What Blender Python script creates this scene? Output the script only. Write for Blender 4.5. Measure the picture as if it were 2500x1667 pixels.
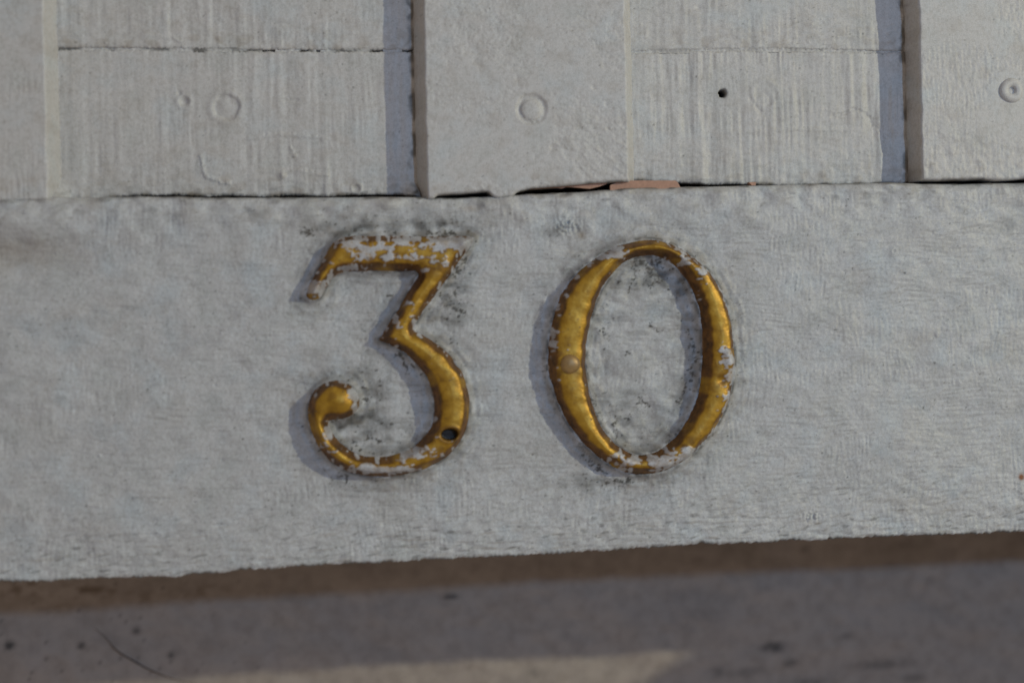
import bpy, math
import numpy as np
from mathutils import Vector, Matrix

for o in list(bpy.data.objects):
    bpy.data.objects.remove(o, do_unlink=True)
scene = bpy.context.scene
COL = scene.collection
U = 0.00015            # one working unit = 0.15 mm (numerals are about 81 mm tall)

# ------------------------------------------------------------------ camera
YAW, ROLL, FPX, DIST = math.radians(7.5), math.radians(1.3), 3500.0, 3500.0 * U
fwd = Vector((math.sin(YAW), math.cos(YAW), 0))
r0 = Vector((math.cos(YAW), -math.sin(YAW), 0)); u0 = Vector((0, 0, 1))
rgt = r0 * math.cos(ROLL) - u0 * math.sin(ROLL)
upv = r0 * math.sin(ROLL) + u0 * math.cos(ROLL)
cam_pos = -fwd * DIST
cd = bpy.data.cameras.new('camera')
cam = bpy.data.objects.new('camera', cd); COL.objects.link(cam)
M = Matrix((rgt, upv, -fwd)).transposed().to_4x4(); M.translation = cam_pos
cam.matrix_world = M
cd.sensor_width = 36; cd.lens = FPX / 2500 * 36
cd.clip_start = 0.01; cd.clip_end = 50
cd.dof.use_dof = True; cd.dof.focus_distance = 0.551; cd.dof.aperture_fstop = 4.5
scene.camera = cam

# ------------------------------------------------------------------ world and lamps
w = bpy.data.worlds.new('World'); scene.world = w; w.use_nodes = True
bg = w.node_tree.nodes['Background']
bg.inputs[0].default_value = (0.252, 0.215, 0.192, 1); bg.inputs[1].default_value = 1.0
scene.view_settings.view_transform = 'Standard'; scene.view_settings.look = 'None'
scene.view_settings.exposure = 0; scene.view_settings.gamma = 1
scene.view_settings.use_curve_mapping = False

def lamp(name, direction, dist, size, power, color):
    ld = bpy.data.lights.new(name, 'AREA'); ld.shape = 'DISK'; ld.size = size
    ld.energy = power; ld.color = color
    o = bpy.data.objects.new(name, ld); COL.objects.link(o)
    d = Vector(direction).normalized(); o.location = d * dist
    o.rotation_euler = d.to_track_quat('Z', 'Y').to_euler()
    return o
KEY = lamp('street_lamp_light', (1.25, -1.0, 0.43), 1.8, 0.032, 11.8, (1.0, 0.965, 0.72))
lamp('window_light', (0.36, -1.0, 0.195), 1.5, 0.05, 4.5, (0.31, 0.585, 1.0))  # cool fill lamp placed for the bluish light in shadows, no window known

# ------------------------------------------------------------------ helpers
def rect(px, py, Y=0.0):
    """picture point -> (X, Z) in working units on the plane at depth Y (units)"""
    px = np.asarray(px, float); py = np.asarray(py, float)
    a = (px - 1250) / FPX; b = -(py - 833.5) / FPX
    dx = fwd.x + rgt.x * a + upv.x * b
    dy = fwd.y + rgt.y * a + upv.y * b
    dz = fwd.z + rgt.z * a + upv.z * b
    t = (Y * U - cam_pos.y) / dy
    return (cam_pos.x + dx * t) / U, (cam_pos.z + dz * t) / U

def pts(lst, Y=0.0):
    a = np.array(lst, float); X, Z = rect(a[:, 0], a[:, 1], Y)
    return np.stack([X, Z], 1)

def sstep(a, b, x):
    t = np.clip((x - a) / (b - a), 0, 1); return t * t * (3 - 2 * t)

NT, MT, TEX = 2048, 1024, 2.0
_fx = np.fft.fftfreq(NT)[None, :] / TEX; _fz = np.fft.fftfreq(MT)[:, None] / TEX
class Field:
    """periodic random field; lx, lz are feature lengths (units), ang tilts the strokes"""
    def __init__(s, seed, lx, lz, ang=0.0, low=0.35):
        g = np.random.default_rng(seed).standard_normal((MT, NT))
        c, n = math.cos(ang), math.sin(ang)
        fx = _fx * c + _fz * n; fz = -_fx * n + _fz * c
        k2 = (fx * lx) ** 2 + (fz * lz) ** 2
        H = np.exp(-k2 * 1.2) * (1 - np.exp(-k2 / low ** 2 * 1.0))
        f = np.fft.ifft2(np.fft.fft2(g) * H).real
        s.f = (f / f.std()).astype(np.float32)
    def __call__(s, X, Z):
        x = (X / TEX) % NT; z = (Z / TEX) % MT
        i = np.floor(x).astype(int); j = np.floor(z).astype(int)
        a = x - i; b = z - j; i %= NT; j %= MT; i1 = (i + 1) % NT; j1 = (j + 1) % MT
        F = s.f
        return (F[j, i] * (1 - a) + F[j, i1] * a) * (1 - b) + (F[j1, i] * (1 - a) + F[j1, i1] * a) * b

F_low = Field(1, 260, 160); F_mid = Field(2, 70, 50); F_blob = Field(3, 26, 22)
F_fine = Field(4, 7, 7); F_h = Field(5, 80, 6.5); F_v = Field(6, 8, 90)
F_vw = Field(7, 24, 420, low=0.2); F_h2 = Field(8, 34, 9, 0.12); F_d = Field(9, 40, 9, -0.7)
F_speck = Field(10, 10, 8); F_m2 = Field(11, 330, 220); F_m3 = Field(12, 180, 120)
F_vf = Field(13, 6.5, 60); F_b2 = Field(14, 45, 30); F_f2 = Field(15, 14, 60)

def seg_dist(X, Z, P, closed=False):
    """distance to a polyline P (n,2)"""
    d2 = np.full(X.shape, 1e12)
    n = len(P)
    for i in range(n if closed else n - 1):
        ax, az = P[i]; bx, bz = P[(i + 1) % n]
        ex, ez = bx - ax, bz - az
        L = ex * ex + ez * ez + 1e-9
        t = np.clip(((X - ax) * ex + (Z - az) * ez) / L, 0, 1)
        q = (X - ax - t * ex) ** 2 + (Z - az - t * ez) ** 2
        np.minimum(d2, q, out=d2)
    return np.sqrt(d2)

def inside(X, Z, P):
    r = np.zeros(X.shape, bool); n = len(P)
    for i in range(n):
        ax, az = P[i]; bx, bz = P[(i + 1) % n]
        if az == bz: continue
        c = ((az > Z) != (bz > Z)) & (X < (bx - ax) * (Z - az) / (bz - az) + ax)
        r ^= c
    return r

def sdf(X, Z, loops):
    d = np.full(X.shape, 1e9); ins = np.zeros(X.shape, bool)
    for P in loops:
        d = np.minimum(d, seg_dist(X, Z, P, True)); ins ^= inside(X, Z, P)
    return np.where(ins, d, -d)

def spline(P, closed=False, n=7):
    P = [np.array(p, float) for p in P]; m = len(P); out = []
    for i in range(m if closed else m - 1):
        if closed: a, b, c, d = P[(i - 1) % m], P[i], P[(i + 1) % m], P[(i + 2) % m]
        else: a, b, c, d = P[max(i - 1, 0)], P[i], P[i + 1], P[min(i + 2, m - 1)]
        for k in range(n):
            t = k / n
            out.append(0.5 * ((2 * b) + (-a + c) * t + (2 * a - 5 * b + 4 * c - d) * t * t + (-a + 3 * b - 3 * c + d) * t ** 3))
    if not closed: out.append(P[-1])
    return np.array(out)

def add_obj(name, me, mat, parent=None):
    o = bpy.data.objects.new(name, me); COL.objects.link(o)
    if mat: me.materials.append(mat)
    if parent: o.parent = parent
    return o

def blank(me):
    at = me.color_attributes.new('wear', 'FLOAT_COLOR', 'POINT')
    at.data.foreach_set('color', np.zeros(len(me.vertices) * 4, np.float32))

def mesh_np(name, V, quads, polys=(), cols=None, smooth=True):
    me = bpy.data.meshes.new(name)
    nq = len(quads); ex = sum(len(p) for p in polys)
    me.vertices.add(len(V)); me.vertices.foreach_set('co', (V * U).astype(np.float32).ravel())
    me.loops.add(nq * 4 + ex); me.polygons.add(nq + len(polys))
    li = quads.ravel().astype(np.int32)
    if polys: li = np.concatenate([li] + [np.array(p, np.int32) for p in polys])
    me.loops.foreach_set('vertex_index', li)
    st = np.arange(nq) * 4; tot = np.full(nq, 4); p0 = nq * 4
    for p in polys:
        st = np.append(st, p0); tot = np.append(tot, len(p)); p0 += len(p)
    me.polygons.foreach_set('loop_start', st.astype(np.int32))
    me.polygons.foreach_set('loop_total', tot.astype(np.int32))
    sm = np.full(nq + len(polys), smooth); sm[nq:] = False
    me.polygons.foreach_set('use_smooth', sm)
    if cols is not None:
        at = me.color_attributes.new('wear', 'FLOAT_COLOR', 'POINT')
        at.data.foreach_set('color', cols.astype(np.float32).ravel())
    me.update(); me.validate()
    return me

def sheet(name, xs, zb, zt, nz, hfn, cfn, back, mat, parent, xoff=None):
    """board with a sculpted front: xs columns, zb/zt edge functions of X, hfn -> depth of the front"""
    xs = np.asarray(xs, float); v = np.linspace(0, 1, nz)[:, None]
    X = np.repeat(xs[None, :], nz, 0)
    Z = zb(xs)[None, :] * (1 - v) + zt(xs)[None, :] * v
    if xoff is not None: X = X + xoff(X, Z)
    dt = zt(xs)[None, :] - Z; db = Z - zb(xs)[None, :]
    Y = hfn(X, Z, dt, db); C = cfn(X, Z, dt, db)
    ny, nx = X.shape
    V = np.stack([X, Y, Z], -1).reshape(-1, 3); C = C.reshape(-1, 4)
    idx = np.arange(nx * ny).reshape(ny, nx)
    q = np.stack([idx[:-1, :-1], idx[:-1, 1:], idx[1:, 1:], idx[1:, :-1]], -1).reshape(-1, 4)
    b0 = nx * ny
    bb = np.stack([X[0], np.full(nx, back), Z[0]], -1); bt = np.stack([X[-1], np.full(nx, back), Z[-1]], -1)
    V = np.concatenate([V, bb, bt]); C = np.concatenate([C, C[idx[0]], C[idx[-1]]])
    ib = b0 + np.arange(nx); it = ib + nx
    q2 = np.stack([ib[:-1], ib[1:], idx[0, 1:], idx[0, :-1]], -1)
    q3 = np.stack([idx[-1, :-1], idx[-1, 1:], it[1:], it[:-1]], -1)
    q4 = np.stack([it[:-1], it[1:], ib[1:], ib[:-1]], -1)
    left = list(idx[::-1, 0]) and [ib[0]] + list(idx[:, 0]) + [it[0]]
    right = [it[-1]] + list(idx[::-1, -1]) + [ib[-1]]
    me = mesh_np(name, V, np.concatenate([q, q2, q3, q4]), [left, right], C)
    return add_obj(name, me, mat, parent)

def rnd(d, r):
    """depth lost at distance d from an edge rounded with radius r"""
    t = np.clip(1 - d / r, 0, 1); return r * (1 - np.sqrt(np.maximum(1 - t * t, 0)))

def gau(X, Z, px, py, s, Y=0.0, sz=None):
    x, z = rect(px, py, Y); sz = sz or s
    return np.exp(-((X - x) / s) ** 2 - ((Z - z) / sz) ** 2)

def lin(points, Y=0.0):
    p = pts(points, Y); o = np.argsort(p[:, 0]); p = p[o]
    return lambda X: np.interp(X, p[:, 0], p[:, 1])

# ------------------------------------------------------------------ materials
def nodes(name):
    m = bpy.data.materials.new(name); m.use_nodes = True
    nt = m.node_tree; b = nt.nodes['Principled BSDF']; return m, nt, b
def N(nt, t, **kw):
    n = nt.nodes.new(t)
    for k, v in kw.items(): setattr(n, k, v)
    return n
def noise(nt, co, scale, detail=4, rough=0.55, vec=None):
    n = N(nt, 'ShaderNodeTexNoise'); n.inputs['Scale'].default_value = scale
    n.inputs['Detail'].default_value = detail; n.inputs['Roughness'].default_value = rough
    if vec is not None:
        mp = N(nt, 'ShaderNodeMapping'); mp.inputs['Scale'].default_value = vec
        nt.links.new(co, mp.inputs['Vector']); nt.links.new(mp.outputs[0], n.inputs['Vector'])
    else: nt.links.new(co, n.inputs['Vector'])
    return n.outputs['Fac']
def ramp(nt, fac, stops):
    r = N(nt, 'ShaderNodeValToRGB'); e = r.color_ramp.elements
    while len(e) < len(stops): e.new(0.5)
    for k, (p, c) in enumerate(stops): e[k].position = p; e[k].color = tuple(c) + (1,)
    nt.links.new(fac, r.inputs[0]); return r.outputs[0]
def mix(nt, fac, a, b, mode='MIX'):
    n = N(nt, 'ShaderNodeMix', data_type='RGBA', blend_type=mode)
    for s, v in ((n.inputs[0], fac), (n.inputs[6], a), (n.inputs[7], b)):
        if hasattr(v, 'is_linked'): nt.links.new(v, s)
        elif isinstance(v, tuple): s.default_value = v + (1,) if len(v) == 3 else v
        else: s.default_value = v
    return n.outputs[2]

def paint_mat(name, tint, hv):
    m, nt, b = nodes(name)
    co = N(nt, 'ShaderNodeTexCoord').outputs['Object']
    at = N(nt, 'ShaderNodeAttribute', attribute_name='wear')
    sp = N(nt, 'ShaderNodeSeparateColor'); nt.links.new(at.outputs['Color'], sp.inputs[0])
    f1 = noise(nt, co, 60, 5); f2 = noise(nt, co, 700, 3); f3 = noise(nt, co, 2600, 2)
    base = ramp(nt, f1, [(0.30, (0.555, 0.555, 0.54)), (0.5, (0.60, 0.585, 0.57)), (0.72, (0.565, 0.59, 0.60))])
    sp2 = ramp(nt, f2, [(0.30, (0.86, 0.85, 0.83)), (0.55, (1, 1, 1))])
    base = mix(nt, 1.0, base, sp2, 'MULTIPLY')
    sp3 = ramp(nt, f3, [(0.30, (0.84, 0.84, 0.83)), (0.6, (1.04, 1.04, 1.04))])
    base = mix(nt, 1.0, base, sp3, 'MULTIPLY')
    base = mix(nt, 1.0, base, tint, 'MULTIPLY')
    c1 = mix(nt, sp.outputs[0], base, (0.055, 0.050, 0.040))     # grime and painted contact shade
    c2 = mix(nt, sp.outputs[1], c1, (0.30, 0.235, 0.165))        # brown staining
    c3 = mix(nt, at.outputs['Alpha'], c2, (0.22, 0.075, 0.02))    # rust spot
    c4 = mix(nt, sp.outputs[2], c3, (0.004, 0.003, 0.002))       # bare void
    nt.links.new(c4, b.inputs['Base Color'])
    b.inputs['Roughness'].default_value = 0.5; b.inputs['Specular IOR Level'].default_value = 0.35
    bp = N(nt, 'ShaderNodeBump'); bp.inputs['Strength'].default_value = 0.6; bp.inputs['Distance'].default_value = 0.00008
    f4 = noise(nt, co, 1300, 3, 0.6, hv); f5 = noise(nt, co, 420, 4, 0.6)
    ad = N(nt, 'ShaderNodeMath', operation='ADD'); nt.links.new(f4, ad.inputs[0]); nt.links.new(f5, ad.inputs[1])
    a2 = N(nt, 'ShaderNodeMath', operation='MULTIPLY_ADD'); nt.links.new(f3, a2.inputs[0]); a2.inputs[1].default_value = 0.6; nt.links.new(ad.outputs[0], a2.inputs[2])
    nt.links.new(a2.outputs[0], bp.inputs['Height']); nt.links.new(bp.outputs[0], b.inputs['Normal'])
    return m

def gold_mat():
    m, nt, b = nodes('worn_gold_paint')
    co = N(nt, 'ShaderNodeTexCoord').outputs['Object']
    at = N(nt, 'ShaderNodeAttribute', attribute_name='wear')
    sp = N(nt, 'ShaderNodeSeparateColor'); nt.links.new(at.outputs['Color'], sp.inputs[0])
    f1 = noise(nt, co, 320, 5); f2 = noise(nt, co, 1500, 3)
    gold = ramp(nt, f1, [(0.28, (0.30, 0.155, 0.012)), (0.5, (0.43, 0.235, 0.02)), (0.75, (0.55, 0.32, 0.035))])
    brown = ramp(nt, f1, [(0.3, (0.05, 0.022, 0.010)), (0.65, (0.22, 0.095, 0.022))])
    white = ramp(nt, f2, [(0.3, (0.38, 0.38, 0.38)), (0.6, (0.56, 0.56, 0.57))])
    c = mix(nt, sp.outputs[1], gold, brown)
    c = mix(nt, sp.outputs[0], c, white)
    c = mix(nt, sp.outputs[2], c, (0.02, 0.016, 0.012))
    nt.links.new(c, b.inputs['Base Color'])
    mx = N(nt, 'ShaderNodeMath', operation='MAXIMUM'); nt.links.new(sp.outputs[0], mx.inputs[0]); nt.links.new(sp.outputs[2], mx.inputs[1])
    mr = N(nt, 'ShaderNodeMapRange'); nt.links.new(mx.outputs[0], mr.inputs[0])
    mr.inputs[3].default_value = 0.45; mr.inputs[4].default_value = 0.0
    nt.links.new(mr.outputs[0], b.inputs['Metallic'])
    r2 = N(nt, 'ShaderNodeMapRange'); nt.links.new(f2, r2.inputs[0]); r2.inputs[3].default_value = 0.36; r2.inputs[4].default_value = 0.55
    nt.links.new(r2.outputs[0], b.inputs['Roughness'])
    bp = N(nt, 'ShaderNodeBump'); bp.inputs['Strength'].default_value = 0.2; bp.inputs['Distance'].default_value = 0.00008
    nt.links.new(f2, bp.inputs['Height']); nt.links.new(bp.outputs[0], b.inputs['Normal'])
    return m

def wall_mat():
    m, nt, b = nodes('salmon_render')
    co = N(nt, 'ShaderNodeTexCoord').outputs['Object']
    at = N(nt, 'ShaderNodeAttribute', attribute_name='wear')
    sp = N(nt, 'ShaderNodeSeparateColor'); nt.links.new(at.outputs['Color'], sp.inputs[0])
    f1 = noise(nt, co, 26, 5); f2 = noise(nt, co, 160, 4)
    base = ramp(nt, f1, [(0.3, (0.372, 0.31, 0.265)), (0.55, (0.40, 0.335, 0.285)), (0.75, (0.39, 0.335, 0.30))])
    s = ramp(nt, f2, [(0.30, (0.84, 0.83, 0.82)), (0.6, (1.03, 1.03, 1.03))])
    base = mix(nt, 1.0, base, s, 'MULTIPLY')
    c = mix(nt, sp.outputs[0], base, (0.05, 0.045, 0.04))
    c = mix(nt, sp.outputs[1], c, (0.14, 0.095, 0.055))
    nt.links.new(c, b.inputs['Base Color']); b.inputs['Roughness'].default_value = 0.8
    bp = N(nt, 'ShaderNodeBump'); bp.inputs['Strength'].default_value = 0.3; bp.inputs['Distance'].default_value = 0.0006
    nt.links.new(f2, bp.inputs['Height']); nt.links.new(bp.outputs[0], b.inputs['Normal'])
    return m

def plain(name, col, rough=0.7, metal=0.0, var=0.15, scale=500):
    m, nt, b = nodes(name)
    co = N(nt, 'ShaderNodeTexCoord').outputs['Object']
    f = noise(nt, co, scale, 4)
    a = tuple(c * (1 - var) for c in col); z = tuple(min(1, c * (1 + var)) for c in col)
    nt.links.new(ramp(nt, f, [(0.3, a), (0.7, z)]), b.inputs['Base Color'])
    b.inputs['Roughness'].default_value = rough; b.inputs['Metallic'].default_value = metal
    return m

PAINT = paint_mat('weathered_paint', (1, 0.99, 0.98), (1.0, 1.0, 0.12)); RAILP = paint_mat('weathered_rail_paint', (0.955, 0.975, 1.0), (0.14, 1.0, 1.0)); GOLD = gold_mat(); WALL = wall_mat()
DARK = plain('dark_back_wood', (0.012, 0.009, 0.007), 0.9)  # near-black colour holds the shade of the gaps and the socket
SALMON = plain('salmon_undercoat', (0.47, 0.27, 0.19), 0.75, 0, 0.10, 900)  # stands in for the lit wall behind the slot
SCREW = plain('dark_corroded_screw', (0.03, 0.025, 0.02), 0.7, 0.3)
FIBRE = plain('dark_fibre', (0.02, 0.017, 0.015), 0.8)

# ------------------------------------------------------------------ numeral outlines (base outline on the rail face)
def z1(l): return pts([(680 + x * 0.44643, 520 + y * 0.44643) for x, y in l])
def z2(l): return pts([(1270 + x * 0.44010, 540 + y * 0.44010) for x, y in l])
three = np.concatenate([
    spline(z1([(300, 165), (345, 135), (440, 125)]), n=5)[:-1],
    z1([(440, 125), (740, 132), (1040, 132), (1062, 138), (1058, 158)]),
    z1([(1010, 235), (905, 385), (802, 520)]),
    spline(z1([(748, 605), (740, 640), (790, 668), (870, 722), (950, 798), (1008, 890), (1036, 990), (1040, 1090), (1018, 1195),
               (960, 1290), (870, 1360), (760, 1408), (620, 1436), (470, 1432), (350, 1395), (260, 1325), (195, 1225), (162, 1110),
               (175, 1010), (225, 945), (300, 912), (370, 925), (420, 975), (438, 1040), (412, 1090), (365, 1118), (310, 1124),
               (272, 1136), (278, 1180), (310, 1225), (365, 1275), (450, 1318), (560, 1328), (670, 1305), (760, 1255), (825, 1180), (852, 1080),
               (842, 975), (800, 880), (730, 800), (640, 735), (565, 705)]), n=5),
    z1([(548, 692), (575, 650), (680, 480), (765, 335)]),
    spline(z1([(745, 322), (560, 318), (380, 318), (305, 345), (255, 415), (225, 465), (180, 478), (150, 448), (175, 380), (230, 285), (275, 205)]), n=5)[:-1],
])
zero_o = spline(z2([(700, 100), (810, 120), (920, 175), (1050, 290), (1135, 450), (1175, 640), (1182, 800), (1155, 980), (1085, 1130),
                    (965, 1275), (820, 1375), (640, 1405), (480, 1345), (335, 1225), (225, 1065), (165, 900), (145, 760), (160, 600),
                    (205, 440), (285, 310), (395, 210), (540, 130)]), True, 5)
zero_i = spline(z2([(690, 195), (815, 225), (915, 330), (975, 480), (1000, 640), (996, 800), (975, 950), (925, 1080), (845, 1190),
                    (740, 1268), (640, 1285), (545, 1245), (455, 1150), (405, 1030), (372, 900), (360, 760), (375, 620), (415, 460),
                    (475, 340), (565, 240)]), True, 5)
L3 = [three]; L0 = [zero_o, zero_i]

def local_sdf(X, Z, loops, pad):
    P = np.concatenate(loops); d = np.full(X.shape, -999.0)
    m = (X > P[:, 0].min() - pad) & (X < P[:, 0].max() + pad) & (Z > P[:, 1].min() - pad) & (Z < P[:, 1].max() + pad)
    d[m] = sdf(X[m], Z[m], loops); return d

# ------------------------------------------------------------------ recessed wall behind and below
D = 947.0
def build_wall():
    xs = np.concatenate([np.linspace(-3600, -1750, 25)[:-1], np.linspace(-1750, 1850, 420), np.linspace(1850, 3800, 25)[1:]])
    zb = lambda X: np.full_like(X, -2200.0); zt = lambda X: np.full_like(X, 1500.0)
    def h(X, Z, dt, db): return D + 5 * F_low(X, Z) + 1.2 * F_mid(X, Z)
    def c(X, Z, dt, db):
        C = np.zeros(X.shape + (4,))
        G = lambda px, py, s, sz=None: gau(X, Z, px, py, s, D, sz)
        left = sstep(-250, -1300, X)
        dots = .55 * sstep(2.1, 2.8, F_speck(X, Z) + 0.45 * left) * (0.25 + 0.75 * left)
        for px, py, s, sz, a in ((1100, 1455, 22, 7, .85), (418, 1599, 10, 9, .9), (333, 1540, 11, 9, .8), (200, 1575, 12, 9, .8),
                                 (25, 1572, 14, 12, .9), (1890, 1580, 42, 15, .8), (1930, 1618, 22, 13, .6), (2070, 1552, 20, 10, .45),
                                 (2150, 1622, 90, 14, .5), (1830, 1640, 60, 16, .35), (1752, 1636, 22, 14, .4), (2230, 1655, 40, 14, .4),
                                 (2270, 1417, 18, 14, .35), (1305, 1642, 18, 14, .4), (1965, 1340, 14, 10, .5), (1980, 1665, 60, 12, .4)):
            dots = np.maximum(dots, a * np.clip(1.25 * G(px, py, s, sz) * (1 + .25 * F_blob(X, Z)), 0, 1))
        C[..., 0] = np.clip(dots, 0, 0.9)
        st = 0
        for px, py, s, sz, a in ((60, 1435, 90, 26, .8), (220, 1440, 120, 22, .8), (330, 1455, 80, 18, .6), (500, 1440, 70, 20, .5), (100, 1475, 90, 18, .5)):
            st = np.maximum(st, a * G(px, py, s, sz))
        C[..., 1] = np.clip(st * sstep(-.3, 1.2, F_b2(X, Z) + .4 * F_blob(X, Z)), 0, 1)
        return C
    return sheet('plaster_wall', xs, zb, zt, 380, h, c, D + 400, WALL, None)
wall = build_wall()
wall['label'] = 'salmon beige plastered wall set back in shadow below the wooden panel'; wall['category'] = 'wall'

# ------------------------------------------------------------------ wooden panel
panel = bpy.data.objects.new('wooden_panel', None); COL.objects.link(panel)
panel['label'] = 'pale grey painted wooden panel of battens and planks above a wide bottom rail'
panel['category'] = 'panel'

rail_top = lin([(-500, 492), (0, 486), (130, 479), (250, 480), (330, 477), (520, 481), (700, 480), (1000, 479), (1060, 482), (1100, 482), (1200, 477), (1300, 473), (1420, 466),
                (1500, 460), (1560, 457), (1660, 455), (1760, 453), (1855, 451), (2000, 447), (2200, 444), (2260, 447), (2360, 447), (2500, 444), (3200, 430)])
_rb = lin([(-500, 1440), (0, 1421), (180, 1416), (400, 1407), (560, 1396), (700, 1385), (900, 1374), (1100, 1365), (1250, 1358), (1500, 1343), (1700, 1330), (1850, 1325), (2100, 1313), (2500, 1299), (3200, 1270)])
rail_bot = lambda X: _rb(X) + 1.2 * F_mid(X, 0 * X + 500) + 0.5 * F_b2(X, 0 * X + 700) + 0.6 * F_fine(X, 0 * X + 300) + 0.9 * F_speck(X, 0 * X + 200)

def paint_strokes(X, Z):
    """brush relief of the rail: horizontal and vertical strokes blended in patches"""
    wx = X + 4 * F_m3(X, Z); wz = Z + 4 * F_m3(X + 900, Z)
    a = sstep(-0.1, 0.5, F_m2(X, Z) + .5 * sstep(300, 1000, X) - .3); b = sstep(-0.7, 0.7, F_m3(X + 500, Z))
    return ((.3 + .7 * sstep(-.9, .9, F_mid(X + 300, Z))) * (0.42 * (1 - a) * F_h(wx, wz) + 0.34 * a * F_vf(wx, wz)) + 0.30 * b * F_h2(wx, wz) + 0.16 * F_fine(X, Z) + 0.14 * F_speck(X + 50, Z) + .30 * F_b2(X + 700, Z))

def rail_h(X, Z, dt, db):
    y = np.zeros(X.shape)
    bump = 1.5 * F_low(X, Z) + 0.45 * F_mid(X, Z) + paint_strokes(X, Z)
    bump += 1.3 * np.maximum(F_speck(X, Z) - 1.9, 0) - 1.3 * np.maximum(F_speck(X + 777, Z + 99) - 2.0, 0)
    # worn, ridged paint along the lower edge
    low = np.exp(-(db / 170) ** 2); bump += low * (0.55 * F_h2(X, Z + 60 * 0) + 0.25 * F_blob(X, Z) - 0.6 * np.maximum(F_d(X, Z) - 1.2, 0))
    top = np.exp(-(dt / 75) ** 2); bump += top * (1.5 * F_mid(X, Z) + 0.9 * F_b2(X, Z) + 0.9 * np.maximum(F_h2(X + 70, Z) - .8, 0))
    # sags and dents
    bump += 14 * gau(X, Z, 40, 545, 130, sz=38) - 13 * gau(X, Z, 30, 625, 120, sz=38)
    bump += 3.0 * gau(X, Z, 1385, 553, 26, sz=18) * (1 + F_fine(X, Z)) + 3 * gau(X, Z, 1440, 560, 16)
    bump += 2.2 * gau(X, Z, 2180, 616, 9, sz=12) - 1.6 * gau(X, Z, 2182, 612, 4) + 2 * gau(X, Z, 2460, 628, 10) - 1.6 * gau(X, Z, 2280, 820, 6) + 2 * gau(X, Z, 2288, 816, 6)
    bump += 2.4 * gau(X, Z, 2080, 1288, 9) + 2.4 * gau(X, Z, 1985, 1262, 20, sz=12) * F_fine(X, Z) + 1.8 * gau(X, Z, 585, 740, 6)
    P = pts([(330, 1060), (420, 1062), (500, 1045), (600, 1022), (690, 990)]); m = Z < 400
    bump += 0.9 * np.exp(-(seg_dist(X, Z, spline(P, n=4)) / 4) ** 2)
    d = np.maximum(local_sdf(X, Z, L3, 160), local_sdf(X, Z, L0, 160))
    out = np.maximum(-d, 0)
    # paint gathered against the numerals, brushed round them
    bump += 9.0 * np.exp(-(out / 9) ** 2) + 2.6 * np.exp(-(out / 26) ** 2) + 2.2 * np.exp(-((out - 27) / 7) ** 2) * sstep(-.8, .8, F_mid(X + 40, Z))
    ring = np.exp(-((out - 25) / 35) ** 2); bump += 0.55 * ring * np.sin(out / 2.6 + 1.2 * F_mid(X, Z)) * sstep(-.4, .8, F_b2(X, Z))
    bump += 0.35 * np.exp(-(out / 60) ** 2) * F_blob(X, Z)
    d0 = sdf_in0(X, Z); bump += np.where(d0 > 0, 0.7 * F_mid(X, Z) + 0.3 * F_blob(X, Z) + 4 * gau(X, Z, 1545, 900, 28, sz=22), 0)
    y -= 1.25 * bump
    y += rnd(dt + 1.2 * F_b2(X, Z), 26) + rnd(db, 9)
    return y

def sdf_in0(X, Z):
    d = np.full(X.shape, -1.0)
    m = (np.abs(X - zero_i[:, 0].mean()) < 220) & (np.abs(Z - zero_i[:, 1].mean()) < 330)
    d[m] = np.where(inside(X[m], Z[m], zero_i), 1.0, -1.0); return d

def crack(X, Z, P, wdt):
    p = pts(P); bx = (p[:, 0].min() - 20, p[:, 0].max() + 20, p[:, 1].min() - 20, p[:, 1].max() + 20)
    r = np.zeros(X.shape); m = (X > bx[0]) & (X < bx[1]) & (Z > bx[2]) & (Z < bx[3])
    if m.any():
        x = X[m]; z = Z[m]
        dd = seg_dist(x + 4 * F_blob(x, z) + 1.2 * F_fine(x, z), z + 4 * F_blob(x + 300, z) + 1.2 * F_fine(x + 90, z), p)
        r[m] = sstep(wdt, wdt * 0.35, dd * (1 + .3 * F_fine(x + 50, z)))
    return r
Q2 = lambda l: [(1270 + x * 0.4401, 540 + y * 0.4401) for x, y in l]
Q1 = lambda l: [(680 + x * 0.44643, 520 + y * 0.44643) for x, y in l]
CRACKS = [(Q2([(940, 630), (965, 700), (968, 770), (955, 810), (912, 835)]), 4.5), (Q2([(955, 830), (935, 920), (900, 960), (880, 1005)]), 6),
          (Q2([(620, 250), (640, 300), (595, 360)]), 5), (Q2([(640, 240), (720, 270), (770, 345), (705, 340)]), 6), (Q2([(640, 225), (760, 235)]), 10),
          (Q2([(570, 735), (605, 733)]), 4), (Q2([(660, 1000), (705, 1015)]), 6), (Q2([(530, 1110), (530, 1085), (610, 1085)]), 2.5),
          (Q2([(520, 1190), (530, 1110)]), 2.5), (Q2([(700, 575), (790, 610)]), 2), (Q2([(350, 1290), (400, 1345), (460, 1390)]), 7),
          (Q2([(490, 1455), (560, 1450), (610, 1430)]), 9), (Q2([(395, 990), (400, 1030)]), 8), (Q2([(455, 615), (475, 625)]), 5),
          (Q1([(440, 60), (440, 100)]), 4), (Q1([(150, 100), (190, 112)]), 7), (Q1([(840, 110), (990, 120)]), 7), (Q1([(940, 490), (985, 545)]), 9),
          (Q1([(960, 440), (980, 430)]), 6), (Q1([(600, 450), (630, 455)]), 5), (Q1([(1010, 250), (960, 340)]), 8), (Q1([(640, 770), (700, 830), (770, 870)]), 4),
          (Q1([(320, 1440), (370, 1460)]), 7), (Q1([(420, 1265), (440, 1275)]), 6), (Q1([(510, 1230), (545, 1240)]), 7), (Q1([(480, 1010), (500, 1020)]), 6),
          (Q1([(950, 700), (960, 710)]), 6), (Q1([(455, 630), (470, 640)]), 5)]

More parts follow.
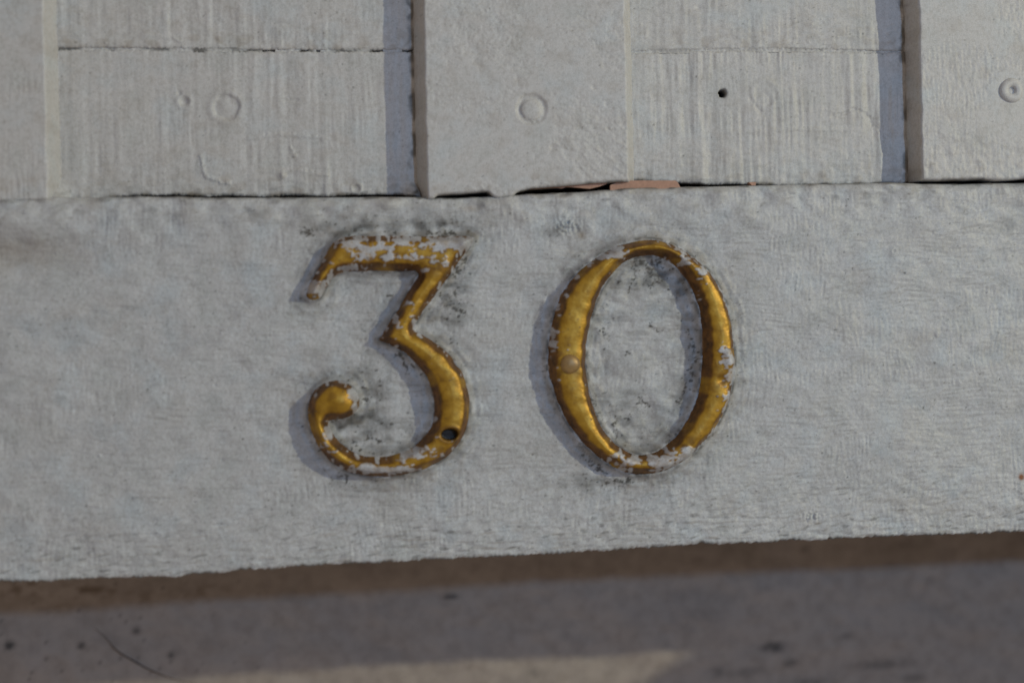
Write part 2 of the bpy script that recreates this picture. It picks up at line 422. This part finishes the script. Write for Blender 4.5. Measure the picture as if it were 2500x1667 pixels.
def rail_c(X, Z, dt, db):
    C = np.zeros(X.shape + (4,))
    d3 = local_sdf(X, Z, L3, 200); d0 = local_sdf(X, Z, L0, 200); d = np.maximum(d3, d0); out = np.maximum(-d, 0)
    g = np.zeros(X.shape)
    # thin weathering of the brush grain, dots of grime
    g += (0.13 * sstep(0.6, 2.4, F_h(X + 40, Z)) + 0.09 * sstep(0.6, 2.4, F_vf(X + 60, Z))) * sstep(-.9, .9, F_b2(X + 90, Z)) + 0.14 * sstep(.9, 2.2, F_fine(X + 40, Z)) + 0.08 * sstep(-.5, 1.8, F_mid(X + 200, Z)) + 0.06 * sstep(-.3, 1.8, F_b2(X + 400, Z))
    g += 0.55 * sstep(2.25, 2.8, F_speck(X + 333, Z)) + 0.42 * np.exp(-(db / 160) ** 2) * sstep(0.9, 2.2, F_h2(X + 50, Z))
    g += 0.30 * np.exp(-(dt / 70) ** 2) * sstep(0.8, 2.2, F_b2(X + 60, Z + 30))
    near = np.exp(-(out / 55) ** 2)
    zone = near * 0.35 + gau(X, Z, 880, 1000, 60, sz=70) * .7 + gau(X, Z, 900, 1060, 90, sz=40) * .6 + gau(X, Z, 850, 555, 110, sz=26) * .75 + gau(X, Z, 1060, 562, 90, sz=26) * .95 \
        + gau(X, Z, 1110, 720, 35, sz=100) * .7 + gau(X, Z, 1590, 670, 70, sz=40) * .8 + gau(X, Z, 1690, 950, 40, sz=110) * .5 + gau(X, Z, 1520, 1020, 80, sz=60) * .5 \
        + gau(X, Z, 1365, 565, 60, sz=24) * .5 + gau(X, Z, 1440, 1175, 70, sz=30) * .6 + gau(X, Z, 830, 1150, 60, sz=30) * .4 + gau(X, Z, 1080, 700, 45, sz=70) * .6 + gau(X, Z, 900, 920, 50, sz=60) * .5 + gau(X, Z, 1640, 700, 50, sz=60) * .5
    g += np.clip(zone, 0, 1) * (0.5 * sstep(-1.2, 1.6, F_b2(X + 800, Z) + .4 * F_blob(X, Z)) + 0.85 * sstep(1.45, 2.2, F_speck(X + 120, Z) + .3 * F_blob(X, Z)))
    sm = np.clip(zone * 1.1 + .55 * np.exp(-(out / 26) ** 2) + .35 * (sdf_in0(X, Z) > 0), 0, 1)
    g += .30 * sm * sstep(-1.6, 1.2, F_mid(X + 150, Z) + .5 * F_b2(X, Z))
    for P, wd in CRACKS: g = np.maximum(g, crack(X, Z, P, wd * 1.5) * (.35 + .6 * sstep(-.9, .7, F_speck(X + 60, Z) + .5 * F_fine(X, Z))))
    # grime line under the planks
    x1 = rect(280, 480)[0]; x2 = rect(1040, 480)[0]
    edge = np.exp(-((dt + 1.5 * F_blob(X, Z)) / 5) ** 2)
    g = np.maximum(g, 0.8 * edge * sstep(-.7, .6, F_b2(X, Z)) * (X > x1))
    ct = np.exp(-((out - 1) / 6) ** 2) * (d < 2)  # contact shade painted round the numerals, mixed with grime
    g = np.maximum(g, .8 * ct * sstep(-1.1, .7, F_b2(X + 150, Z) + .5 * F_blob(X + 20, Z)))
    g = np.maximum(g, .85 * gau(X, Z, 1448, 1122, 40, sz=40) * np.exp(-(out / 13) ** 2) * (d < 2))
    g = np.maximum(g, 0.75 * np.exp(-(db / 7) ** 2) * sstep(-1.2, .6, F_b2(X + 50, Z)))
    C[..., 0] = np.clip(g, 0, 0.92)
    br = 0.42 * gau(X, Z, 30, 618, 140, sz=38) + 0.10 * sstep(.2, 2, F_m3(X, Z)) + 0.16 * np.exp(-(dt / 90) ** 2) * sstep(0, 1.5, F_mid(X, Z)) + 0.22 * near * sstep(0, 1.8, F_blob(X + 60, Z))
    br += 0.5 * gau(X, Z, 1150, 510, 22, sz=8) + .6 * gau(X, Z, 1420, 575, 10) + 0.3 * np.exp(-(db / 120) ** 2) * sstep(.9, 2.2, F_h(X + 90, Z))
    C[..., 1] = np.clip(br, 0, 0.8)
    C[..., 3] = np.clip(1.6 * gau(X, Z, 2494, 1164, 7), 0, 1)
    return C

x0 = rect(-60, 900)[0]; x1 = rect(2560, 900)[0]
xs = np.concatenate([np.linspace(-2000, x0, 40)[:-1], np.arange(x0, x1, 2.7), np.linspace(x1, 2900, 60)[1:]])
rail = sheet('bottom_rail', xs, rail_bot, rail_top, 352, rail_h, rail_c, 150, RAILP, panel)

# battens ------------------------------------------------------------
PY = 80.0      # depth of the planks behind the rail face
def grid(a, b, st): return np.linspace(a, b, max(3, int((b - a) / st)))
def zconst(v): return lambda X: np.full_like(X, v)
ZTOP = rect(1250, -230)[1]

def make_batten(xl, xr, bot, cl, cr, seed, kind, feats):
    """xl, xr: foot of the chamfers on the plank plane; cl, cr chamfer widths"""
    sh = seed * 613.0
    def h(X, Z, dt, db):
        X_ = X + sh
        wob = 0.7 * F_mid(X_ * 0 + sh, Z)
        dl = X - xl + wob; dr = xr - X + 0.7 * F_mid(X_ * 0 + sh + 200, Z)
        y = 3.0 - 0.9 * F_low(X_, Z)
        rel = {'peel': 0.34 * F_fine(X_, Z) + 0.38 * F_blob(X_, Z) + 1.7 * np.exp(-(db / 110) ** 2) * np.maximum(F_d(X_, Z) - .6, 0) + 0.45 * F_mid(X_, Z) + 2.4 * np.maximum(F_speck(X_, Z) - 1.9, 0),
               'grain': 0.24 * F_vf(X_, Z) + 0.25 * F_v(X_, Z) + 0.12 * F_fine(X_, Z),
               'mix': 0.26 * F_vf(X_, Z) + 0.25 * F_fine(X_, Z) + 0.6 * np.exp(-(db / 120) ** 2) * F_blob(X_, Z)}[kind]
        y = y - rel
        for f in feats: y = y - 1.5 * f(X, Z)
        t = np.clip(1 - dl / cl, 0, 1.3); y = np.maximum(y, y * 0 + 3 + (PY + 14) * t)
        t = np.clip(1 - dr / cr, 0, 1.3); y = np.maximum(y, y * 0 + 3 + (PY + 14) * t)
        y = y + rnd(np.maximum(dl - cl, 0) + 1, 5) + rnd(np.maximum(dr - cr, 0) + 1, 5) + rnd(db, 8)
        return y
    def c(X, Z, dt, db):
        X_ = X + sh; C = np.zeros(X.shape + (4,))
        g = 0.4 * sstep(2.3, 2.8, F_speck(X_ + 70, Z)) + 0.05 * sstep(.5, 2, F_vf(X_ + 90, Z))
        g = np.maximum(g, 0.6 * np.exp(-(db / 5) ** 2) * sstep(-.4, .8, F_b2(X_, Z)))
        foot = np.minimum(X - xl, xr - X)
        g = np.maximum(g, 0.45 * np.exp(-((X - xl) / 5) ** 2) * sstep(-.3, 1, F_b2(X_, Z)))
        C[..., 0] = np.clip(g, 0, .9)
        C[..., 1] = np.clip(0.15 * sstep(0.3, 2, F_mid(X_ + 30, Z)) + 0.22 * np.exp(-(db / 60) ** 2) * sstep(.4, 1.8, F_blob(X_, Z)), 0, .6)
        return C
    return sheet('batten', grid(xl - 6, xr + 6, 2.6), bot, zconst(ZTOP), 270, h, c, PY + 22, PAINT, panel)

xa = rect(0, 230)[0]
bl = make_batten(-1990.0, rect(150, 300, PY)[0] , lin([(-600, 500), (0, 494), (130, 488), (200, 486)]), 24, rect(151, 300, PY)[0] - rect(114, 300, 3)[0], 1, 'grain', [])
ring = lambda px, py, r, wd, a: (lambda X, Z: a * np.exp(-((np.hypot(X - rect(px, py)[0], Z - rect(px, py)[1]) - r) / wd) ** 2))
dome = lambda px, py, s, a, sz=None: (lambda X, Z: a * gau(X, Z, px, py, s, 0, sz))
bc = make_batten(rect(1008, 250, PY)[0], rect(1551, 250, PY)[0],
                 lin([(980, 487), (1058, 485), (1063, 481), (1070, 476), (1100, 473), (1170, 468), (1192, 467), (1200, 474), (1206, 479), (1216, 483), (1248, 481), (1257, 476), (1262, 470), (1270, 466), (1300, 459), (1380, 453), (1450, 446), (1520, 443), (1560, 442)]),
                 rect(1040, 250, 3)[0] - rect(1008, 250, PY)[0], rect(1551, 250, PY)[0] - rect(1531, 250, 3)[0], 2, 'peel',
                 [ring(1300, 265, 46, 9, 2.2), ring(1298, 268, 32, 8, -3.0), dome(1298, 268, 20, 1.5), dome(1263, 192, 8, -1.6), dome(1395, 30, 8, 3.0), dome(1458, 203, 9, 2.6), dome(1450, 208, 9, -2),
                  dome(1420, 296, 7, 2.2), dome(1350, 360, 8, -2.4), dome(1290, 326, 6, -2.0), dome(1108, 362, 8, 2.2), dome(1055, 405, 22, 2.2, 8), dome(1190, 470, 60, -0.5)])
br = make_batten(rect(2209, 250, PY)[0], 2850.0, lin([(2180, 440), (2245, 438), (2300, 440), (2400, 437), (2440, 440), (2500, 436), (3200, 420)]), rect(2250, 250, 3)[0] - rect(2209, 250, PY)[0], 24, 3, 'mix',
                 [ring(2468, 222, 44, 10, 1.8), dome(2472, 180, 14, 2.5), dome(2472, 262, 10, 2.5), dome(2418, 212, 8, 1.8), dome(2310, 320, 14, 1.8, 22)])

# planks -------------------------------------------------------------
XE = 16.0
def make_plank(xl, xr, zb, zt, seed, feats, holes, colx, vstr=1.0):
    sh = seed * 431.0
    def h(X, Z, dt, db):
        X_ = X + sh
        low = np.exp(-(np.minimum(db, 400) / 110) ** 2)
        y = PY - (1.0 * F_low(X_, Z) + vstr * (.35 + .65 * sstep(-1.4, 1.0, F_m3(X_, Z))) * (0.75 * F_vw(X_, Z) + 0.26 * F_v(X_, Z)) + 0.14 * F_fine(X_, Z) + 0.25 * F_mid(X_, Z)
                  + low * (0.35 * F_h2(X_, Z) + 0.30 * F_blob(X_, Z) + 1.8 * np.maximum(F_speck(X_, Z) - 1.8, 0)) + .9 * np.maximum(F_speck(X_ + 80, Z) - 2.0, 0))
        for f in feats: y = y - 1.8 * f(X, Z)
        for hx, hz, r in holes:
            y = y + 45 * sstep(r + 2.5, r - 2.5, np.hypot(X - hx, Z - hz) + .7 * F_fine(X, Z))
        return y + rnd(dt + .8 + 1.2 * F_fine(X_, Z) + 1.0 * F_blob(X_, Z), 7) + rnd(db + .8 + 1.2 * F_fine(X_, Z + 50), 7)
    def c(X, Z, dt, db):
        X_ = X + sh; C = np.zeros(X.shape + (4,))
        g = 0.5 * sstep(2.4, 2.9, F_speck(X_ + 70, Z)) + 0.07 * sstep(.3, 2, F_v(X_ + 90, Z)) + 0.05 * sstep(.2, 1.6, F_vw(X_ + 30, Z))
        for hx, hz, r in holes:
            q = np.hypot(X - hx, Z - hz); C[..., 2] = np.maximum(C[..., 2], sstep(r + 2, r - 2, q)); g = g + .35 * np.exp(-((q - r) / 6) ** 2)
        g = g + colx(X, Z, dt, db, X_) + .7 * sstep(XE + 11, XE - 1, np.abs(X - xr) + 3 * F_b2(X_, Z) + 2 * F_blob(X_, Z)) * sstep(-.8, .9, F_mid(X_ + 40, Z))  # last term paints contact shade and grime beside the right batten foot
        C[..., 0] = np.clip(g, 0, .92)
        C[..., 1] = np.clip(0.12 * sstep(.3, 2, F_mid(X_, Z)) + .3 * np.exp(-(db / 55) ** 2) * sstep(.1, 1.6, F_b2(X_, Z)), 0, .6)
        return C
    return sheet('plank', grid(xl, xr, 2.6), zb, zt, max(40, int((zt(np.array([0.]))[0] - zb(np.array([0.]))[0]) / 2.6)), h, c, PY + 50, PAINT, panel)

P_ = lambda px, py: rect(px, py, PY)
def pring(px, py, r, wd, a):
    x, z = P_(px, py); return lambda X, Z: a * np.exp(-((np.hypot(X - x, Z - z) - r) / wd) ** 2)
def pdome(px, py, s, a, sz=None): return lambda X, Z: a * gau(X, Z, px, py, s, PY, sz)
def pline(P, wd, a):
    p = pts(P, PY)
    def f(X, Z):
        m = (X > p[:, 0].min() - 30) & (X < p[:, 0].max() + 30) & (Z > p[:, 1].min() - 30) & (Z < p[:, 1].max() + 30)
        r = np.zeros(X.shape); r[m] = a * np.exp(-(seg_dist(X[m] + 2 * F_fine(X[m], Z[m]), Z[m] + 2 * F_fine(X[m] + 90, Z[m]), p) / wd) ** 2); return r
    return f
plate = lambda px, py, r, a: (lambda X, Z: a * sstep(r + 5, r - 4, np.hypot(X - P_(px, py)[0], Z - P_(px, py)[1]) + 1.5 * F_blob(X, Z)))
XL0, XL1 = P_(110, 250)[0], P_(1022, 250)[0]
XR0, XR1 = P_(1530, 250)[0], P_(2222, 250)[0]
jl = lin([(100, 119), (300, 119), (500, 122), (640, 123), (800, 124), (1030, 124)], PY)
jr = lin([(1500, 127), (1575, 127), (1800, 122), (2000, 123), (2200, 127), (2240, 128)], PY)
zero_c = lambda X, Z, dt, db, X_: 0
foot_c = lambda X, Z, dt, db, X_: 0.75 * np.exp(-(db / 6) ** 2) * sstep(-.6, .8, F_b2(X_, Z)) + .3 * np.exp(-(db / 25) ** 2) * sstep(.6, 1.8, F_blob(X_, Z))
lb = lin([(100, 492), (250, 488), (300, 479), (420, 476), (500, 480), (560, 477), (660, 481), (700, 476), (800, 480), (850, 476), (960, 475), (1000, 479), (1040, 490)], PY); rb = lin([(1520, 441), (1570, 443), (1600, 446), (1640, 445), (1680, 448), (1740, 451), (1800, 449), (1850, 451), (1900, 453), (2240, 447)], PY)
off = lambda f, d: (lambda X: f(X) + d)
make_plank(XL0, XL1, off(jl, 2.2), zconst(ZTOP), 1, [pdome(175, 18, 8, -1.4), pline([(420, 92), (440, 102)], 3, 1.5)], [], zero_c)
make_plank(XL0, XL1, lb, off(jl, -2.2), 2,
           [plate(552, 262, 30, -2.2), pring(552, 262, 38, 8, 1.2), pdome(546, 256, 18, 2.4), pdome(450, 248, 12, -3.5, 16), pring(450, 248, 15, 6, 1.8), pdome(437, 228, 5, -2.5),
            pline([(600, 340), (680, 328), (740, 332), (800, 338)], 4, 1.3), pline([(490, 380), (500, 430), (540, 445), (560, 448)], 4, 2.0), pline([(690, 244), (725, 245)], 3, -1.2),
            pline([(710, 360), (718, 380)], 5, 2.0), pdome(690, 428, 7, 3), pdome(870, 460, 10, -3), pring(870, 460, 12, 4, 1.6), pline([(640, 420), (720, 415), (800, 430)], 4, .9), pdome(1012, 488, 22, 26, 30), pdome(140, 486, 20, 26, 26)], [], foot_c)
make_plank(XR0, XR1, off(jr, 1.4), zconst(ZTOP), 3, [pdome(1706, 18, 7, -1.5), pline([(2180, 60), (2200, 85), (2170, 110)], 3, 1.0)], [], zero_c, 0.8)
hx, hz = P_(1765, 228)
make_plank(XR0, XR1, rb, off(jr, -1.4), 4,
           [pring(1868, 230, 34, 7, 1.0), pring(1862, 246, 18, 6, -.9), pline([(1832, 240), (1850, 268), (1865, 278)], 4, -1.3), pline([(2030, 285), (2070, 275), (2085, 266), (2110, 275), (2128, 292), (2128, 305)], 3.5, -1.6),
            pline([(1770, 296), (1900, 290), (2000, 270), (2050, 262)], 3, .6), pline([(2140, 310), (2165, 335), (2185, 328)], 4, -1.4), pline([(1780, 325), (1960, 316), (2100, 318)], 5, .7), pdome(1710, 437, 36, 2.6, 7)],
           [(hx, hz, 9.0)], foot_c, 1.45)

# paint skins bridging the plank joints (missing where the joint shows black)
def skin(xa, xb, f, y, hw, dk=.75):
    xs = grid(xa, xb, 3.0); n = len(xs); c = f(xs)
    rows = np.linspace(-1, 1, 5)
    X = np.repeat(xs[None], 5, 0); Z = c[None] + rows[:, None] * hw; Yv = y + 2.2 * (1 - rows[:, None] ** 2) + 0.9 * F_fine(X, Z)
    V = np.stack([X, Yv + 0 * X, Z], -1).reshape(-1, 3); idx = np.arange(5 * n).reshape(5, n)
    q = np.stack([idx[:-1, :-1], idx[:-1, 1:], idx[1:, 1:], idx[1:, :-1]], -1).reshape(-1, 4)
    C = np.zeros((5 * n, 4)); C[:, 0] = np.clip(dk * sstep(-.6, 1.2, F_b2(X, Z)), 0, .8).ravel()
    add_obj('paint_skin', mesh_np('paint_skin', V, q, (), C), PAINT, panel)
for a, b in ((125, 640), (672, 735), (753, 772), (782, 908), (935, 982)): skin(P_(a, 122)[0], P_(b, 122)[0], jl, PY + 2.2, 6)
skin(XR0, XR1, jr, PY + 0.6, 6, .22)

# near-black sheet added for the shade behind, salmon strips for the lit wall
def prism(name, P, y0, y1, mat, parent):
    n = len(P); V = np.array([(x, y0, z) for x, z in P] + [(x, y1, z) for x, z in P])
    me = bpy.data.meshes.new(name)
    fs = [tuple(range(n))[::-1], tuple(range(n, 2 * n))] + [(i, (i + 1) % n, n + (i + 1) % n, n + i) for i in range(n)]
    me.from_pydata([tuple(v * U) for v in V], [], fs); me.update()
    if mat is PAINT: blank(me)
    return add_obj(name, me, mat, parent)
prism('backing_board', [(-2000, -300), (2850, -300), (2850, ZTOP), (-2000, ZTOP)], 160, 190, DARK, panel)
o = prism('undercoat_strip', pts([(1490, 452), (1505, 446), (1520, 441), (1650, 441), (1655, 446), (1664, 462), (1490, 468)], 24), 24, 40, SALMON, panel)
o['label'] = 'bare salmon pink strip showing in the gap above the rail'
prism('undercoat_strip', pts([(1290, 462.5), (1330, 459.5), (1362, 458), (1372, 460), (1384, 456), (1410, 458), (1440, 461), (1462, 456), (1482, 449), (1482, 436), (1290, 440)], 24), 24, 40, SALMON, panel)
prism('undercoat_strip', pts([(1828, 445), (1846, 445), (1845, 453), (1836, 453)], 40), 40, 60, SALMON, panel)

# unseen block added beyond the right edge, shaped to shade the wall
KL = KEY.location
def toward_key(px, py, y):
    x, z = rect(px, py, D); p = Vector((float(x) * U, D * U, float(z) * U)); t = (y * U - p.y) / (KL.y - p.y)
    q = p + (KL - p) * t; return (q.x / U, q.z / U)
ga = toward_key(2150, 1261, -900); gc = toward_key(1480, 1730, -900)
print('BRACE', ga, gc, rect(2500, 1650))
g = [gc, ga, (ga[0] + 1600, ga[1] + 200), (ga[0] + 1600, -2100), (gc[0], -2100)]
gb = prism('side_bracket', g, -900, 60, PAINT, panel)

# ------------------------------------------------------------------ screw heads
def lathe(name, prof, cx, cz, y, mat, parent, n=40, hole=None):
    V = []; fs = []
    for r, h in prof:
        for k in range(n):
            a = 2 * math.pi * k / n; rr = r * (1 + .03 * math.sin(3 * a + cx))
            V.append(((cx + rr * math.cos(a)) * U, (y - h) * U, (cz + rr * math.sin(a)) * U))
    for i in range(len(prof) - 1):
        for k in range(n):
            k2 = (k + 1) % n; fs.append((i * n + k, (i + 1) * n + k, (i + 1) * n + k2, i * n + k2))
    fs.append(tuple((len(prof) - 1) * n + k for k in range(n))[::-1])
    me = bpy.data.meshes.new(name); me.from_pydata(V, [], fs); me.update()
    for p in me.polygons: p.use_smooth = True
    if mat is PAINT: blank(me)
    return add_obj(name, me, mat, parent)
cx, cz = rect(2470, 221)
sc = lathe('screw_head', [(33, -4), (31, 3), (27, 7), (22, 8.5), (14, 8), (9.5, 5), (8, -6)], cx, cz, 3, PAINT, br)
lathe('screw_socket', [(7.8, -3.5), (3, -3.4)], cx, cz, 3, DARK, sc)
cx, cz = rect(1298, 268)
lathe('screw_head', [(27, -6), (25, -1), (20, 1.2), (12, 1.8), (5, 2)], cx, cz, 3, PAINT, bc)

# ------------------------------------------------------------------ numerals
def numeral(loops, seed, whites, browns, feats, holes, name, label):
    P = np.concatenate(loops); pad = 16; st = 1.6; sh = seed * 350.0
    xs = np.arange(P[:, 0].min() - pad, P[:, 0].max() + pad, st); zs = np.arange(P[:, 1].min() - pad, P[:, 1].max() + pad, st)
    X, Z = np.meshgrid(xs, zs); d = sdf(X, Z, loops) + (3.0 if len(loops) == 1 else 1.0)
    dn = d + 0.7 * F_b2(X + sh, Z) + .15 * F_fine(X + sh, Z)
    h = -7 + 9 * sstep(-9, 2, d) + 44 * sstep(-6, 20, dn) + 9 * (1 - np.exp(-np.maximum(dn - 15, 0) / 10))
    h = h + sstep(6, 16, d) * (0.22 * F_blob(X + sh, Z) + .6 * F_mid(X + sh, Z) + 0.05 * F_fine(X + sh, Z))
    wv = -0.02 + 0.28 * F_b2(X + sh, Z) + 0.18 * F_speck(X + sh + 90, Z) + .20 * F_h2(X + sh, Z) + .12 * F_f2(X + sh + 500, Z)
    for px, py, s, sz, a in whites: wv = wv + a * gau(X, Z, px, py, s, -40, sz)
    rim = sstep(20, 8, d) * sstep(2, 8, d); wv = wv + rim * (.10 + .22 * F_blob(X + sh + 40, Z))
    gz, gx = np.gradient(d, st); gl = np.hypot(gx, gz) + 1e-6; ox, oz = -gx / gl, -gz / gl     # outward side direction
    side = sstep(20, 11, d + 2 * F_b2(X + sh + 10, Z))
    pref = np.maximum(.55 * sstep(.1, .8, oz), .6 * sstep(.3, .9, ox))
    if len(loops) > 1:
        dout = seg_dist(X, Z, loops[0], True); outer = sstep(28, 18, dout); pref = np.maximum(pref, .70) * outer
    wv = wv + side * (-.30 + .95 * pref + .42 * F_f2(X + sh, Z))
    white = sstep(.40, .72, wv) * (.70 + .25 * sstep(-1, 1, F_blob(X + sh + 300, Z)))
    h = h + 1.2 * white * sstep(6, 14, d)
    for f in feats: h = h + f(X, Z)
    brown = sstep(23, 15, dn + 1.2 * F_b2(X + sh, Z)) * sstep(-2.2, -.4, F_mid(X + sh + 70, Z)) * .92
    for px, py, s, sz, a in browns: brown = np.maximum(brown, a * gau(X, Z, px, py, s, -40, sz) * sstep(-1, .6, F_blob(X + sh, Z)))
    brown = np.maximum(brown, .75 * sstep(.12, .45, wv) * sstep(-1.2, .8, F_blob(X + sh + 33, Z)))
    white = np.maximum(white, sstep(4, -3, d) * .9)
    dark = .55 * sstep(2.2, 2.7, F_speck(X + sh + 500, Z))
    for hx, hz, a, b in holes:
        q = np.hypot((X - hx) / a, (Z - hz) / b)
        h = h - 26 * sstep(1.12, .85, q) + 2.2 * np.exp(-((q - 1.4) / .3) ** 2); dark = np.maximum(dark, sstep(1.08, .9, q)); brown = np.maximum(brown, .7 * np.exp(-((q - 1.3) / .3) ** 2))
    C = np.stack([np.clip(white, 0, 1), np.clip(brown, 0, 1), np.clip(dark, 0, 1), np.ones_like(d)], -1)
    ny, nx = X.shape; keep = d > -9.5
    idx = np.arange(nx * ny).reshape(ny, nx)
    q = np.stack([idx[:-1, :-1], idx[:-1, 1:], idx[1:, 1:], idx[1:, :-1]], -1).reshape(-1, 4)
    q = q[keep.ravel()[q].all(1)]
    used = np.unique(q); remap = -np.ones(nx * ny, int); remap[used] = np.arange(len(used))
    V = np.stack([X, -h, Z], -1).reshape(-1, 3)[used]
    root = bpy.data.objects.new(name, None); COL.objects.link(root)
    root['label'] = label; root['category'] = 'house number'; root['group'] = 'gold house numerals on the rail'
    add_obj('numeral_body', mesh_np('numeral_body', V, remap[q], (), C.reshape(-1, 4)[used]), GOLD, root)
    return root

H = -40.0
z1p = lambda x, y: (680 + x * 0.44643, 520 + y * 0.44643)
z2p = lambda x, y: (1270 + x * 0.4401, 540 + y * 0.4401)
W1 = [(*z1p(x, y), s, t, a) for x, y, s, t, a in (
    (560, 160, 190, 20, .62), (900, 185, 70, 30, .68), (480, 240, 34, 22, .7), (700, 260, 60, 14, .55), (1000, 165, 26, 20, 1), (190, 420, 26, 26, 1.2), (400, 290, 40, 8, .6),
    (650, 580, 12, 60, .6), (390, 960, 16, 40, .7), (410, 1040, 10, 26, .8), (300, 925, 40, 8, .8), (250, 1230, 14, 40, .45), (600, 1400, 120, 14, .7),
    (700, 1310, 50, 12, .8), (450, 1410, 60, 12, .7), (200, 1090, 12, 40, .4))]
W1 += [(*z1p(x, y), 60, 60, -.7) for x, y in ((950, 960), (800, 430), (840, 780), (980, 1080), (320, 1040))]
B1 = [(*z1p(x, y), s, t, a) for x, y, s, t, a in ((870, 1000, 14, 60, .9), (840, 300, 60, 20, .7), (960, 1290, 40, 24, .8), (300, 1010, 25, 40, .35), (560, 270, 60, 20, .5))]
hx3, hz3 = rect(*z1p(932, 1208), -30)
num3 = numeral(L3, 1, W1, B1, [lambda X, Z: 13 * gau(X, Z, *z1p(1010, 165), 16, -30), lambda X, Z: 9 * gau(X, Z, *z1p(322, 1035), 30, -40) - 6 * gau(X, Z, *z1p(262, 1120), 10, -40)], [(hx3, hz3, 20, 14)], 'house_number', 'gold numeral 3 with chipped white paint and an empty screw hole')
lathe('screw', [(15, -4), (12, 1), (5, 2)], hx3, hz3, -8, SCREW, num3, 24)

def gd(p, s, a, sz=None): return lambda X, Z: a * gau(X, Z, p[0], p[1], s, -34, sz)
def cap(p, r, a):
    x, z = rect(p[0], p[1], -38)
    return lambda X, Z: a * np.sqrt(np.clip(1 - ((X - x) ** 2 + (Z - z) ** 2) / r ** 2, 0, 1))
W2 = [(*z2p(x, y), s, t, a) for x, y, s, t, a in (
    (560, 1340, 60, 22, .6), (790, 1350, 30, 16, 1.1), (930, 1300, 30, 22, 1.0), (860, 1330, 60, 30, .4), (1150, 760, 28, 50, 1.3), (1120, 980, 30, 60, .55), (1085, 1120, 26, 40, .5),
    (1060, 1230, 40, 50, .6), (545, 180, 50, 16, .7), (500, 1320, 30, 18, .7), (250, 640, 12, 60, .5), (205, 640, 10, 60, .6), (820, 185, 16, 18, .6), (910, 225, 14, 14, .6), (1000, 270, 14, 40, .3), (200, 480, 16, 60, .4),
    (900, 190, 60, 14, .5), (430, 180, 60, 14, .5))]
W2 += [(*z2p(x, y), 46, 70, -.8) for x, y in ((330, 500), (300, 640), (290, 980), (360, 1120), (430, 1220), (1060, 560), (1050, 700), (1040, 1000), (1010, 1140), (380, 330), (680, 140))]
B2 = [(*z2p(x, y), s, t, a) for x, y, s, t, a in ((1030, 760, 20, 70, .7), (1025, 560, 10, 90, .8), (200, 760, 16, 30, .9), (280, 820, 30, 24, .55), (960, 340, 30, 60, .7), (700, 1310, 120, 12, .8), (900, 1230, 50, 30, .6), (1115, 880, 22, 20, .8), (205, 900, 14, 60, .6))]
num0 = numeral(L0, 2, W2, B2, [gd(z2p(1155, 790), 16, 9), gd(z2p(1140, 740), 12, 6), gd(z2p(1112, 880), 12, -7), gd(z2p(800, 1352), 15, 4), gd(z2p(930, 1302), 14, 4)],
               [], 'house_number', 'gold numeral 0 with a domed nail head and flaked white lower edge')
cx, cz = rect(*z2p(275, 792), -46)
nh = lathe('nail_head', [(25, -14), (24, 3), (22, 8), (16, 12), (8, 14), (3, 14.4)], cx, cz, -50, GOLD, num0, 32)
at = nh.data.color_attributes.new('wear', 'FLOAT_COLOR', 'POINT')
at.data.foreach_set('color', np.tile([0.15, .35, 0, 1], len(nh.data.vertices)).astype(np.float32))

# ------------------------------------------------------------------ thin dark fibre on the recessed wall
fp = spline(pts([(232, 1533), (262, 1560), (285, 1587), (330, 1615), (372, 1637), (420, 1655), (480, 1668)], D - 12), n=4)
cu = bpy.data.curves.new('fibre', 'CURVE'); cu.dimensions = '3D'; cu.bevel_depth = 1.0 * U; cu.bevel_resolution = 1
s = cu.splines.new('POLY'); s.points.add(len(fp) - 1)
for k, (x, z) in enumerate(fp):
    s.points[k].co = (x * U, (D - 11) * U, z * U, 1); s.points[k].radius = 0.5 + 1.3 * math.sin(math.pi * k / (len(fp) - 1)) ** 2
tmp = bpy.data.objects.new('tmp', cu); COL.objects.link(tmp)
me = bpy.data.meshes.new_from_object(tmp.evaluated_get(bpy.context.evaluated_depsgraph_get()))
bpy.data.objects.remove(tmp, do_unlink=True)
me.materials.clear(); fib = add_obj('fibre', me, FIBRE)
fib['label'] = 'thin dark curved fibre clinging to the recessed wall, lower left'; fib['category'] = 'fibre'
